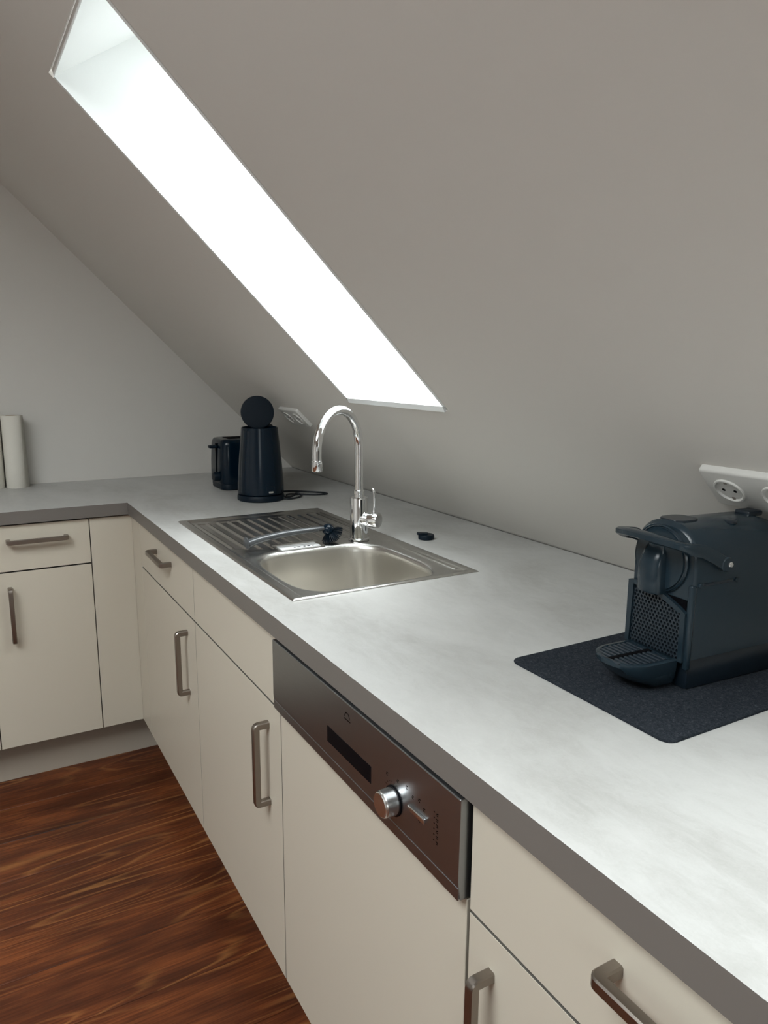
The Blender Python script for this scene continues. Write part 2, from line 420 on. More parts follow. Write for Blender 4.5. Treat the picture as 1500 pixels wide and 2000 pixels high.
unit('base_cabinet', 'white cabinet at far left edge of the back wall run', 'B', -1.03, -.4225, door_handle=-.97)
unit('base_cabinet', 'wide white cabinet on the back wall beyond the left edge', 'B', XE, -1.03, door_handle=-1.57)
unit('base_cabinet', 'white drawer-and-door cabinet beside the inner corner, under the draining board', 'R', -.1055, -.6975, door_handle=-.6207)
unit('sink_cabinet', 'white cabinet under the sink bowl with plain false front and one door', 'R', -.6975, -1.2575, dhandle=False, door_handle=-1.193)
unit('base_cabinet', 'nearest white cabinet with drawer, right of the dishwasher', 'R', -1.8415, -2.444, door_handle=-1.886)
unit('base_cabinet', 'white cabinet at the near end of the counter beyond the frame', 'R', -2.444, YE, door_handle=-2.5)
ct = thing('corner_cabinet', 'blank white corner cabinet where the two runs meet', 'cabinet', (0,0,0))
bx('filler_panel', (-.1177+GP/2, OF, HB), (OF+.0005, OF+FT, FT_Z1), FRONT, ct, .0006, 1)
bx('filler_panel', (OF, -.1055+GP/2, HB), (OF+FT, OF-.001, FT_Z1), FRONT, ct, .0006, 1)
finish(box(bmesh.new(), (.04, .04, HB), (.53, .50, H-T-.002)), 'carcass', CARC, ct)

# ---------------------------------------------------------------- dishwasher
dy0, dy1 = -1.8370, -1.2590
dw = thing('dishwasher', 'built-in dishwasher with steel control panel above a plain white door', 'dishwasher', (OF, (dy0+dy1)/2, 0))
bx('body', (.045, dy0+.006, HB), (.54, dy1-.006, H-T-.012), HOLE, dw)
bx('door', (OF, -1.8415+GP/2+.003, HB), (OF+FT, -1.2575-GP/2, .7225), FRONT, dw, .0008, 1)
prof = [(.0005,.742),(-.0005,.752),(-.0005,.8545),(.0005,.856),(.024,.856),(.024,.7245),(.004,.7245),(.002,.727)]
bm = extrude(bmesh.new(), [(x, dy0, z) for x,z in prof], (0, dy1-dy0, 0), .0012, 2)
cp = finish(bm, 'control_panel', PANEL, dw, ang=20)
bx('panel_lip', (-.0002, dy0+.0004, .7248), (.0015, dy1-.0004, .7415), PANEL, dw, .0006, 1)
PX = -.0005
def dwq(name, y0, y1, z0, z1, m, th=.0006, bev=0, par=dw): return bx(name, (PX-th, y0, z0), (PX+.0004, y1, z1), m, par, bev, 2)
dwq('grip_recess', -1.627, -1.487, .7655, .7915, GLASSBLK, .0004)
kc = Vector((PX, -1.690, .7745))
bm = lathe(bmesh.new(), [(.0205,0),(.0205,.002)], kc, (-1,0,0), 40); finish(bm, 'knob_ring', GLASSBLK, dw)
bm = lathe(bmesh.new(), [(.0185,.002),(.0180,.018),(.0170,.0195),(.0168,.0208),(.0155,.022),(.0,.0225)], kc, (-1,0,0), 48, cap1=False)
kn = finish(bm, 'program_knob', KNOBM, dw, ang=30)
bx('start_button', (PX-.0042, -1.768, .789-.0035), (PX, -1.730, .789+.0035), KNOBM, dw, .001, 2)
# printed marks: small strokes
bm = bmesh.new()
def mark(y, z, w, h, a=0):
    c, s = math.cos(a), math.sin(a); q = []
    for dy, dz in ((-w/2,-h/2),(w/2,-h/2),(w/2,h/2),(-w/2,h/2)): q.append((dy*c-dz*s, dy*s+dz*c))
    extrude(bm, [(PX-.0002, y+a_, z+b_) for a_, b_ in q], (.0003,0,0))
for i in range(9):
    a = math.radians(35+i*14)
    mark(kc.y+.0255*math.cos(a), kc.z+.0255*math.sin(a), .0016, .0008, a)
for yy, zz in ((-1.672,.806),(-1.700,.809),(-1.722,.812),(-1.737,.806),(-1.752,.810),(-1.763,.803)):
    mark(yy, zz, .004, .0012, .0); mark(yy+.0012, zz-.003, .0045, .0012, .6)
for i in range(6):
    mark(-1.785, .812-i*.0075, .0022, .0014); mark(-1.7915, .812-i*.0075, .0045, .0012, .4*(i%3-1)); mark(-1.7915, .8095-i*.0075, .003, .001)
mark(-1.752, .780, .004, .001, .5)
finish(bm, 'printed_symbols', PRINT, dw, smooth=False)
# emblem: flattened arch over a base line
bm = bmesh.new()
ec = (-1.554, .8335)
pts = [(-.0075,-.001),(-.0075,.0015),(-.0035,.0065),(.0035,.0065),(.0075,.0015),(.0075,-.001)]
for (a,b),(c,d) in zip(pts[:-1], pts[1:]):
    mark(ec[0]+(a+c)/2, ec[1]+(b+d)/2, math.hypot(c-a,d-b)+.0008, .0014, math.atan2(d-b,c-a))
mark(ec[0], ec[1]-.0042, .021, .0014)
finish(bm, 'emblem', PRINT, dw, smooth=False)

# ---------------------------------------------------------------- worktop
SX0, SX1, SY0, SY1 = .0636, .500, -1.2038, -.3763
m_ = .014
xs = [XE, 0, SX0+m_, SX1-m_, D1-.004]; yy = [YE, SY0+m_, SY1-m_, 0, D2-.001]
def keep(i,j):
    if i == 0: return j == 3
    if i == 2 and j == 1: return False
    return True
bm = cells(bmesh.new(), xs, yy, keep, lambda u,v: Vector((u,v,H)), (0,0,-T))
es = [e for e in bm.edges if all(abs(v.co.z-H) < 1e-5 for v in e.verts) and len(e.link_faces)==2 and e.calc_face_angle(0) > 1
      and (all(abs(v.co.x) < 1e-5 and v.co.y <= 1e-5 for v in e.verts) or all(abs(v.co.y) < 1e-5 and v.co.x <= 1e-5 for v in e.verts))]
bmesh.ops.bevel(bm, geom=es, offset=.0035, segments=4, affect='EDGES', profile=.5)
wt = finish(bm, 'worktop', LAM, ang=40)
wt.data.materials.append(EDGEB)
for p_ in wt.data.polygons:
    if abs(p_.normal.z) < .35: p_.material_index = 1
tag(wt, 'L-shaped grey concrete-look worktop running along both cabinet rows', 'worktop')

# ---------------------------------------------------------------- sink
sk = thing('sink', 'inset stainless steel sink with square bowl and ribbed draining board', 'sink', ((SX0+SX1)/2, (SY0+SY1)/2, H))
BC = Vector((.273, -1.005)); BA, BB, BE = .166, .176, 3.8
def fsup(x, y): return (abs((x-BC.x)/BA)**BE + abs((y-BC.y)/BB)**BE)**(1/BE)
def sst(a, b, x):
    t = min(max((x-a)/(b-a), 0), 1); return t*t*(3-2*t)
ZT = H + .0035
def hsink(x, y):
    d = min(x-SX0, SX1-x, y-SY0, SY1-y)
    h = -.0030*(1-sst(0, .004, d))                      # turned-down rim
    xl, xr, yb, yf = x-SX0, SX1-x, y-SY0, SY1-y
    # step down inside the flat outer border
    h -= .0035*sst(.018, .026, min(xl-.002, xr, yf, yb+.003))
    h += .0022*math.exp(-((yf-.0265)/.005)**2)*sst(.024,.034,xl)*sst(.018,.028,xr)
    # second groove on the wall side next to the bowl
    if y < -.80:
        h += .0042*math.exp(-((xr-.036)/.0048)**2)*sst(.030,.040,yb)*sst(-.80,-.83,y) - .0015*sst(.04,.046,xr)*0
    # ribs
    if y > -.83:
        yend = -.757 - .016*max(0, min(3, (x-.0966)/.0295)) if x < .197 else -.757
        yend = -.757 - (x-.0966)*.53 if x < .19 else (-.757 if x < .32 else -.775)
        k = (x-.0985)/.0306; fr = abs(k-round(k))*.0306
        inx = sst(.022,.030,xl)*sst(.020,.030,xr)
        yy_ = sst(SY1-.055, SY1-.068, y)*sst(yend-.004, yend+.008, y)
        h += (-.0018 + .0048*math.exp(-(fr/.0027)**2))*inx*yy_
    # roll into the bowl
    f = fsup(x, y)
    t_ = min(max((1.09-f)/.09, 0), 1); h -= .0085*(1-math.sqrt(max(0, 1-t_*t_*.96)))
    # pocket round the overflow plate
    px, py = abs(x-.252)-.055, abs(y+.797)-.024
    h -= .002*(1-sst(0,.006,max(px,py)))
    return h
nx, ny = 176, 332
bm = bmesh.new(); G = {}
X_ = [SX0+(SX1-SX0)*i/nx for i in range(nx+1)]; Y_ = [SY0+(SY1-SY0)*j/ny for j in range(ny+1)]
keepc = [(i,j) for i in range(nx) for j in range(ny) if any(fsup(X_[a],Y_[b]) >= 1 for a in (i,i+1) for b in (j,j+1))]
for i, j in keepc:
    vs = []
    for a, b in ((i,j),(i+1,j),(i+1,j+1),(i,j+1)):
        if (a,b) not in G:
            x, y = X_[a], Y_[b]; f = fsup(x, y)
            if f < 1: x = BC.x+(x-BC.x)/f; y = BC.y+(y-BC.y)/f
            G[(a,b)] = bm.verts.new((x, y, ZT + hsink(x, y)))
        vs.append(G[(a,b)])
    try: bm.faces.new(vs)
    except ValueError: pass
for f in bm.faces: f.normal_update()
for f in bm.faces:
    if f.normal.z < 0: f.normal_flip()
for f in bm.faces: f.smooth = True
me = bpy.data.meshes.new('drainer_deck'); bm.to_mesh(me); bm.free(); me.materials.append(STEEL)
dk = bpy.data.objects.new('drainer_deck', me); COL.objects.link(dk); dk.parent = sk; me.transform(parent_inv(sk))
# rim underside edge
bm = cells(bmesh.new(), [SX0+.0006, SX0+m_+.003, SX1-m_-.003, SX1-.0006], [SY0+.0006, SY0+m_+.003, SY1-m_-.003, SY1-.0006], lambda i,j: not(i==1 and j==1), lambda u,v: Vector((u,v,H+.0002)), (0,0,.0008))
finish(bm, 'rim', STEEL, sk)
def supring(s, z, n=96, e=BE):
    out = []
    for i in range(n):
        a = 2*math.pi*i/n; c, s_ = math.cos(a), math.sin(a)
        out.append(Vector((BC.x+BA*s*math.copysign(abs(c)**(2/e), c), BC.y+BB*s*math.copysign(abs(s_)**(2/e), s_), z)))
    return out
zb = ZT + hsink(BC.x+BA, BC.y)
rs = [supring(1.002, zb+.0002), supring(.992, zb-.002), supring(.982, zb-.007), supring(.976, zb-.015), supring(.965, zb-.06), supring(.95, zb-.105),
      supring(.92, zb-.125), supring(.86, zb-.136), supring(.75, zb-.141), supring(.4, zb-.144), supring(.2, zb-.145), supring(.02, zb-.146)]
finish(rings(bmesh.new(), rs, False, True), 'bowl', BOWLS, sk, ang=60)
finish(lathe(bmesh.new(), [(.001,0),(.02,.0005),(.03,.001),(.042,.0025),(.045,.0015)], (BC.x, BC.y, zb-.1445), n=40, cap0=False, cap1=False), 'drain', CHROME, sk)
# overflow plate between ribs and bowl
op = bx('overflow_plate', (.200, -.8165, ZT-.0075), (.303, -.7785, ZT-.0035), LABEL, sk, .0015, 2)
bm = bmesh.new()
for i, (xx, ww) in enumerate(((.236,.006),(.2465,.008),(.262,.005),(.273,.007),(.2845,.006))):
    box(bm, (xx-ww/2, -.8125, ZT-.0036), (xx+ww/2, -.807, ZT-.0032))
finish(bm, 'overflow_slot', HOLE, op)

# ---------------------------------------------------------------- tap
fx, fy = .413, -.811; fz = ZT - .0026
fa = thing('tap', 'tall chrome swan-neck mixer tap behind the sink bowl', 'tap', (fx, fy, fz))
sd = Vector((-.855, -.52, 0)).normalized(); ld = Vector((.52, -.855, 0)).normalized()
bm = lathe(bmesh.new(), [(.0265,0),(.0265,.0035),(.0225,.006),(.0225,.107),(.0218,.1095),(.013,.110),(.013,.118),(.0145,.119),(.0145,.127),(.0118,.1285)], (fx,fy,fz), n=48)
finish(bm, 'valve_body', CHROME, fa)
R = .094; zc = 1.141
pts = [Vector((fx,fy,z)) for z in (fz+.125, 1.04, 1.08, 1.12)]
for k in range(0, 25):
    a = math.pi*k/24; pts.append(Vector((fx,fy,zc)) + sd*(R*(1-math.cos(a))) + Vector((0,0,R*math.sin(a))))
pts.append(Vector((fx,fy,1.118)) + sd*2*R + Vector((0,0,0)))
finish(sweep(bmesh.new(), pts, circ(.0108, 24), up=sd.cross(Vector((0,0,1)))), 'spout', CHROME, fa, ang=50)
ec_ = Vector((fx,fy,0)) + sd*2*R
finish(lathe(bmesh.new(), [(.0108,1.124),(.0122,1.1235),(.0122,1.1215),(.0116,1.121),(.0116,1.1195),(.0124,1.119),(.0126,1.101),(.0118,1.0995),(.009,1.0995),(.008,1.104)], ec_, n=36), 'aerator', CHROME, fa)
cc = Vector((fx, fy, fz+.055))
bm = lathe(bmesh.new(), [(.0185,.010),(.0185,.028),(.0178,.029),(.0178,.031),(.0192,.032),(.0196,.034),(.0196,.055),(.0190,.0572)], cc, ld, 44, cap1=True)
ca = finish(bm, 'cartridge', CHROME, fa)
finish(lathe(bmesh.new(), [(.0184,.0570),(.0182,.0580),(.012,.0586),(0,.0587)], cc, ld, 44, cap1=False), 'cartridge_cap', KNOBM, ca)
pp = cc + ld*.044
pts = smooth_path([pp+Vector((0,0,.017)), pp+Vector((0,0,.040))+ld*.001, pp+Vector((0,0,.062))+ld*.001, pp+Vector((0,0,.0755))+ld*(-.001), pp+Vector((0,0,.0785))-sd*.001-ld*.005], 5)
finish(sweep(bmesh.new(), pts, circ(.0036, 14)), 'lever', CHROME, fa, ang=60)

# ---------------------------------------------------------------- dish brush
br = thing('dish_brush', 'dark grey dish brush with curved handle lying across the draining board', 'brush', (.23, -.80, ZT))
bz = ZT + .001
pts = smooth_path([(.124,-.792,bz+.0135),(.150,-.793,bz+.020),(.20,-.795,bz+.0275),(.25,-.797,bz+.031),(.30,-.799,bz+.0325),(.318,-.80,bz+.0325)], 7)
n_ = len(pts); sc_ = [1.25 - .55*(i/(n_-1))**.8 for i in range(n_)]
finish(sweep(bmesh.new(), pts, [(a*1.0, b*.75) for a, b in circ(.0108, 16)], up=(0,1,0), scale=sc_), 'handle', GREYB, br, ang=60)
bm = lathe(bmesh.new(), [(.0,-.0035),(.010,-.003),(.0145,-.001),(.0152,.001),(.013,.003),(.0,.0035)], (.1195,-.7915,bz+.0155), (1,.1,.12), 28, False, False)
finish(bm, 'end_cap', GREYB, br)
hc = Vector((.331,-.8005,bz+.029))
bm = bmesh.new(); bmesh.ops.create_uvsphere(bm, u_segments=28, v_segments=18, radius=.0155, matrix=Matrix.Translation(hc) @ Matrix.Diagonal((1,1.05,.92,1)))
finish(bm, 'head', BLACKG, br)
bm = bmesh.new(); dv0 = Vector((.55,-.1,-.8)).normalized()
for i in range(150):
    th_ = math.radians(62*math.sqrt((i+.5)/150)); ph = i*2.39996
    q = Vector((0,0,1)).rotation_difference(dv0)
    d = q @ Vector((math.sin(th_)*math.cos(ph), math.sin(th_)*math.sin(ph), math.cos(th_)))
    p0 = hc+d*.012; ln = .0245
    if d.z < 0: ln = min(ln, (p0.z-(ZT-.001))/-d.z)
    sweep(bm, [p0, p0+d*ln], circ(.00075, 4))
b_ = finish(bm, 'bristles', BLACKS, br, smooth=False); b_['kind'] = 'stuff'

# ---------------------------------------------------------------- little black cap on the worktop
cx_, cy_ = .5695, -.886
cp_ = thing('sink_stopper', 'small black two-tier rubber stopper lying behind the sink', 'stopper', (cx_, cy_, H))
finish(lathe(bmesh.new(), [(.0185,0),(.0205,.0015),(.0208,.010),(.0195,.0125),(.0,.0125)], (cx_,cy_,H), n=40, cap1=False), 'disc', BLACKS, cp_)
pol = roundrect(-.020,-.008,.009,.008,.0035,4)
finish(extrude(bmesh.new(), [(cx_-.004+a*.86+b*.5, cy_+.002-a*.5+b*.86, H+.0125) for a,b in pol], (0,0,.0045), .0008, 1), 'tab', BLACKS, cp_)

# ---------------------------------------------------------------- kettle
kx, ky = .403, -.136
ket = thing('kettle', 'glossy black electric kettle with its round lid standing open', 'kettle', (kx,ky,H))
finish(lathe(bmesh.new(), [(.074,0),(.0775,.003),(.0775,.014),(.075,.019),(.070,.0205)], (kx,ky,H), n=56), 'power_base', BLACKS, ket)
finish(lathe(bmesh.new(), [(.072,.021),(.0755,.024),(.0755,.030),(.0748,.06),(.0705,.12),(.0650,.18),(.0605,.222),(.0592,.2375),(.0575,.239),(.0555,.2385),(.0555,.225),(.058,.20)], (kx,ky,H), n=64, cap1=False), 'jug', BLACKG, ket, ang=30)
vd = Vector((kx+.4599, ky+2.4571, 0)).normalized()   # away from the room
hd = (vd*.88 + Vector((.9,-.3,0))*.42).normalized()     # handle side
side = Vector((-hd.y, hd.x, 0))
B = Vector((kx,ky,H))
pts = smooth_path([B+hd*.055+Vector((0,0,.232)), B+hd*.078+Vector((0,0,.236)), B+hd*.103+Vector((0,0,.215)), B+hd*.113+Vector((0,0,.16)), B+hd*.108+Vector((0,0,.10)), B+hd*.095+Vector((0,0,.065)), B+hd*.068+Vector((0,0,.055))], 7)
finish(sweep(bmesh.new(), pts, [(a*1.25,b*.85) for a,b in circ(.0105,16)], up=side), 'handle', BLACKG, ket, ang=60)
# lid, hinged above the handle and standing up
lc = B + vd*.046 + Vector((-.006,.0,.2835)); ln_ = (-vd + Vector((.05,0,.12))).normalized()
finish(lathe(bmesh.new(), [(.0,-.006),(.044,-.006),(.0525,-.004),(.0545,0),(.0545,.004),(.053,.0055),(.049,.006),(.0,.006)], lc, ln_, 48, False, False), 'lid', BLACKS, ket)
# raised strip and switch on the room side
cd = Vector((-vd.x, -vd.y, 0)); c90 = Vector((cd.y, -cd.x, 0))
def on_jug(ang, z, r):
    d = cd*math.cos(ang) - c90*math.sin(ang)*1.0
    return B + d*r + Vector((0,0,z)), d
def jr(z):
    P_ = [(.0,.0755),(.03,.0755),(.06,.0748),(.12,.0705),(.18,.0650),(.222,.0605),(.24,.0592)]
    for (a,ra),(b,rb) in zip(P_[:-1],P_[1:]):
        if a <= z <= b: return ra+(rb-ra)*(z-a)/(b-a)
    return .059
rs = []
for k in range(12):
    z = .030+.200*k/11; w = .26 if k else .24
    row_ = []
    for a in (-.78-w, -.78-w*.6, -.78, -.78+w*.6, -.78+w):
        dd = .0035*math.cos((a+.78)/w*math.pi/2)
        row_.append(on_jug(a, z, jr(z)+.0003+dd)[0])
    rs.append(row_)
finish(rings(bmesh.new(), rs, False, False, closed=False), 'gauge_strip', BLACKG, ket, ang=60)
p, d = on_jug(.22 if False else -.30, .038, .076)
p, d = on_jug(.42, .040, .0755)
# pick the side that shows to the right of centre
sgn = 1 if (p-B).dot(r_) > 0 else -1
p, d = on_jug(.42*sgn, .040, .0755)
tq = Vector((-d.y,d.x,0))
bm = extrude(bmesh.new(), [p - d*.002 + tq*a + Vector((0,0,b)) for a,b in roundrect(-.014,-.014,.014,.014,.004,3)], d*.0035, .0008, 1)
sw = finish(bm, 'switch_panel', BLACKG, ket)
bm = extrude(bmesh.new(), [p + d*.0015 + tq*a + Vector((0,0,b)) for a,b in roundrect(-.008,-.010,.008,-.004,.002,3)], d*.0035+Vector((0,0,.001)), .0008, 1)
finish(bm, 'switch', KNOBM, sw)

# kettle cord on the worktop
cz = H+.0033
cpts = smooth_path([(.465,-.085,cz+.005),(.50,-.055,cz),(.535,-.045,cz),(.585,-.082,cz),(.628,-.125,cz),(.638,-.150,cz),(.622,-.162,cz),(.585,-.150,cz),(.548,-.125,cz),(.520,-.112,cz+.001),(.505,-.112,cz),(.500,-.122,cz)], 10)
co = finish(sweep(bmesh.new(), cpts, circ(.0030, 10)), 'power_cord', CORD, ang=80)
tag(co, 'black power cord looping on the worktop right of the kettle', 'cord')
c2 = smooth_path([(.462,-.140+.0,cz+.004),(.4845,-.158,cz),(.505,-.150,cz),(.520,-.135,cz),(.535,-.13,cz+.0062),(.545,-.145,cz),(.530,-.168,cz),(.505,-.185,cz),(.480,-.190,cz),(.462,-.184,cz+.003)], 10)
co2 = finish(sweep(bmesh.new(), c2, circ(.0030, 10)), 'power_cord', CORD, ang=80)
tag(co2, 'short black cord coil against the kettle base', 'cord')

# ---------------------------------------------------------------- toaster
tx0, tx1, ty0, ty1 = .337, .545, .065, .225
to = thing('toaster', 'glossy black two-slot toaster behind the kettle', 'toaster', ((tx0+tx1)/2, (ty0+ty1)/2, H))
def rrring(g, z, r=.035): return [Vector((a,b,H+z)) for a,b in roundrect(tx0+g, ty0+g, tx1-g, ty1-g, r-g*.5, 7)]
finish(rings(bmesh.new(), [rrring(.012,0), rrring(.004,.004), rrring(.003,.020), rrring(.004,.022)]), 'base', BLACKS, to)
finish(rings(bmesh.new(), [rrring(.003,.022), rrring(0,.03), rrring(.001,.10), rrring(.004,.160), rrring(.007,.172), rrring(.012,.1785), rrring(.018,.180)]), 'shell', BLACKG, to, ang=40)
for yy0 in (.108, .152):
    bx('slot', (tx0+.04, yy0, H+.1795), (tx1-.03, yy0+.026, H+.1812), HOLE, to, .0005, 1)
bm = box(bmesh.new(), (tx0-.026, .118, H+.148), (tx0+.002, .142, H+.158), .003, 2); finish(bm, 'lever', BLACKS, to)
bx('lever_track', (tx0-.0012, .127, H+.045), (tx0+.003, .133, H+.165), HOLE, to)
finish(lathe(bmesh.new(), [(.017,-.004),(.017,.012),(.0155,.016),(0,.0165)], (tx0-.002,.110,H+.048), (-1,0,0), 30, cap1=False), 'browning_knob', BLACKS, to)

# ---------------------------------------------------------------- paper towel rolls
def roll(cx, cy, r, h, label, flap):
    t = thing('paper_towel_roll', label, 'paper roll', (cx,cy,H), group='paper towel rolls')
    bm = lathe(bmesh.new(), [(.019,.001),(r-.001,0),(r,.002),(r,h-.002),(r-.001,h),(.019,h),(.019,.002)], (cx,cy,H), n=48, cap0=False, cap1=False)
    finish(bm, 'paper', PAPER, t)
    finish(lathe(bmesh.new(), [(.0188,0),(.0188,h+.0005),(.0175,h+.0005),(.0175,.002)], (cx,cy,H), n=30, cap0=False, cap1=False), 'core', CARD, t)
    if flap:
        rs = []
        for k in range(9):
            u = k/8; z = h*(1-u)*.995+.0005; row_ = []
            for j in range(13):
                a = math.radians(-42 + 80*j/12); g = (.0012 + .012*(u**.8)*(j/12)**1.5)
                row_.append(Vector((cx+(r+g)*math.cos(a), cy+(r+g)*math.sin(a), H+z)))
            rs.append(row_)
        bm = rings(bmesh.new(), rs, False, False, closed=False)
        bmesh.ops.solidify(bm, geom=bm.faces[:], thickness=.0006)
        finish(bm, 'loose_sheet', PAPER, t, ang=60)
roll(-.2835, .497, .0350, .257, 'white paper towel roll with loose end sheet, standing by the back wall', True)
roll(-.3585, .512, .0370, .255, 'paper towel roll cut off by the left picture edge', False)

# ---------------------------------------------------------------- sockets on the sloped wall
def socket(y0, y1, s0, s1, label):
    c = S((s0+s1)/2, (y0+y1)/2)
    t = thing('double_socket', label, 'socket', c)
    P = lambda y, s, off: S(s, y, -off)
    def rr(g, off, r=.008): return [P(a,b,off) for a,b in roundrect(y0+g, s0+g, y1-g, s1-g, max(r-g,.002), 4)]
    finish(rings(bmesh.new(), [rr(0,.0002), rr(0,.0075), rr(.0015,.0098), rr(.004,.0108)]), 'plate', WHITEP, t, ang=40)
    hy = (y1-y0)/2
    for k in (0,1):
        yc = y0+hy*(k+.5); sc0 = (s0+s1)/2; q = 20*2
        def cr(r, off): return [P(yc+r*math.cos(2*math.pi*i/q), sc0+r*math.sin(2*math.pi*i/q), off) for i in range(q)]
        ins = finish(rings(bmesh.new(), [cr(.0245,.0105), cr(.0245,.0130), cr(.0235,.0138), cr(.0215,.0138), cr(.0205,.0122), cr(.0195,.0112)], False, True), 'socket_insert', WHITEP, t, ang=30)
        for dy in (-.0095,.0095):
            bm = rings(bmesh.new(), [[P(yc+dy+.0028*math.cos(2*math.pi*i/12), sc0+.0028*math.sin(2*math.pi*i/12), o_) for i in range(12)] for o_ in (.0110,.0116)])
            finish(bm, 'pin_hole', HOLE, ins)
        for dz in (-.0175,.0175):
            bm = bmesh.new()
            extrude(bm, [P(yc+a, sc0+dz+b, .0112) for a,b in ((-.0022,-.002),(.0022,-.002),(.0022,.002),(-.0022,.002))], -NRM*.0012)
            finish(bm, 'earth_clip', NICKEL, ins)
socket(-.2225, -.0680, .3490, .4280, 'double wall socket on the sloped wall behind the tap and kettle')
socket(-1.8830, -1.7290, .3400, .4230, 'double wall socket on the sloped wall above the coffee machine')

# ---------------------------------------------------------------- felt mat
pol = roundrect(.2375, -1.9225, .664, -1.6300, .014, 6)
fm = finish(extrude(bmesh.new(), [(a,b,H+.0002) for a,b in pol], (0,0,.0032), .0006, 1), 'felt_mat', FELT)
tag(fm, 'charcoal felt mat with rounded corners under the coffee machine', 'mat')
MZ = H+.0034

# ---------------------------------------------------------------- coffee machine
cmr = math.radians(-3.6)
cm = thing('coffee_machine', 'black capsule coffee machine on the felt mat at the right edge', 'coffee machine', (.373, -1.8365, MZ), cmr)
CM = Matrix.Translation((.373,-1.8365,MZ)) @ Matrix.Rotation(cmr, 4, 'Z')
Wm = .110
def cmf(bm, name, m, par=cm, ang=35, smooth=True): return finish(bm, name, m, par, smooth=smooth, ang=ang, matrix=CM)
def section(u, z0, zt, g=0, rtop=None, n=18):
    """cross-section ring at depth u: flat bottom, straight sides, domed top"""
    w = Wm/2-g; rt = min(w, (zt-z0)*.9); cz_ = zt-rt
    pts_ = [Vector((u, Wm/2-w, z0))]
    for i in range(n+1):
        a = math.pi - math.pi*i/n
        e = 2.5
        c_, s_ = math.cos(a), math.sin(a)
        pts_.append(Vector((u, Wm/2 + w*math.copysign(abs(c_)**(2/e), c_), cz_ + rt*abs(s_)**(2/e))))
    pts_.append(Vector((u, Wm/2+w, z0)))
    return pts_
zt = .2285
# base block
bm = bmesh.new(); box(bm, (.004,.003,.0), (.215,Wm-.003,.044), .003, 2); cmf(bm, 'base', MACHD)
# shell
rs = [section(.000,.044,zt-.006,.003), section(.002,.044,zt-.003,.001), section(.006,.044,zt,0), section(.06,.044,zt,0), section(.15,.044,zt-.001,0), section(.178,.044,zt-.008,0),
      section(.198,.044,zt-.022,0), section(.212,.044,zt-.042,0), section(.220,.044,zt-.066,.001), section(.223,.044,zt-.09,.003)]
cmf(rings(bmesh.new(), rs), 'shell', MACH, ang=32)
# rear water tank lid knobs and top patches
bm = bmesh.new(); box(bm, (.150,Wm/2-.012,zt-.006), (.180,Wm/2+.014,zt+.0025), .003, 2); cmf(bm, 'tank_knob', MACHD)
for uu, vv in ((.095,.030),(.128,.068)):
    bm = lathe(bmesh.new(), [(.009,-.002),(.009,.0008),(.0075,.0014),(0,.0014)], (uu,vv,zt-.0035), (0,(vv-Wm/2)*3,1), 28, cap1=False); cmf(bm, 'top_button', MACHD)
bm = extrude(bmesh.new(), [(a,b,zt-.004) for a,b in roundrect(.006,.040,.050,.080,.012,5)], (0,0,.0050), .0008, 1); cmf(bm, 'capsule_hatch', MACHD)
# vertical trim on the front right edge
bm = bmesh.new(); box(bm, (-.0035,-.001,.030), (.006,.0075,.150), .003, 3); cmf(bm, 'edge_trim', MACH)
# round head
HC = Vector((0,.058,.175))
cmf(lathe(bmesh.new(), [(.0470,-.004),(.0470,.003),(.0455,.005),(.0440,.0035),(.0430,.004),(.0425,.0065),(.0,.0080)], HC, (-1,0,0), 56, cap1=False), 'head', MACH, ang=30)
# spout housing
rs = []
for z, w, d in ((.1275,.0200,.019),(.130,.0205,.0205),(.150,.0205,.0215),(.165,.0203,.021),(.176,.0195,.018),(.186,.0175,.0125),(.194,.014,.006)):
    ring = []
    for i in range(17):
        a = math.pi*i/16; ring.append(Vector((-.004-d*abs(math.sin(a))**.45, .0635+w*math.cos(a), z)))
    ring += [Vector((.0,.0635-w,z)), Vector((.0,.0635+w,z))]
    rs.append(ring)
cmf(rings(bmesh.new(), rs), 'spout_housing', MACH, ang=45)
# front grille with real holes
bm = bmesh.new(); gy0, gy1, gz0 = .008, .106, .041
nc, pit = 16, (gy1-gy0)/16
def gtop(v): 
    t = (v-gy0)/(gy1-gy0); return .112 + .022*math.sin(min(t*1.25,1)*math.pi/2)
hexr = .0024
rowh = pit*.866
for r in range(16):
    for c in range(nc):
        y0_ = gy0+c*pit; z0_ = gz0+r*rowh
        if z0_+rowh > gtop(y0_+pit/2)-.006: continue
        cy0, cz0 = y0_+pit/2 + (pit*.0), z0_+rowh/2
        sh = (pit/4 if r % 2 else -pit/4)
        outer = [(-.5,-.5),(0,-.5),(.5,-.5),(.5,0),(.5,.5),(0,.5),(-.5,.5),(-.5,0)]
        ov = [bm.verts.new((-.0045, cy0+a*pit, cz0+b*rowh)) for a,b in outer]
        iv = []; jv = []
        for k in range(8):
            a = math.radians(225+45*k); iv.append(bm.verts.new((-.0045, cy0+sh*.9+hexr*math.cos(a)*.92, cz0+hexr*math.sin(a))))
            jv.append(bm.verts.new((-.0015, cy0+sh*.9+hexr*math.cos(a)*.92, cz0+hexr*math.sin(a))))
        for k in range(8):
            k2 = (k+1) % 8
            bm.faces.new((ov[k],ov[k2],iv[k2],iv[k])); bm.faces.new((iv[k],iv[k2],jv[k2],jv[k]))
bmesh.ops.remove_doubles(bm, verts=bm.verts, dist=.00005)
cmf(bm, 'grille', MACHG, smooth=False)
bm = bmesh.new(); box(bm, (-.0015, gy0, gz0), (.0, gy1, gtop(gy1)-.007)); cmf(bm, 'grille_back', HOLE)
top = [(gy0+(gy1-gy0)*i/14) for i in range(15)]
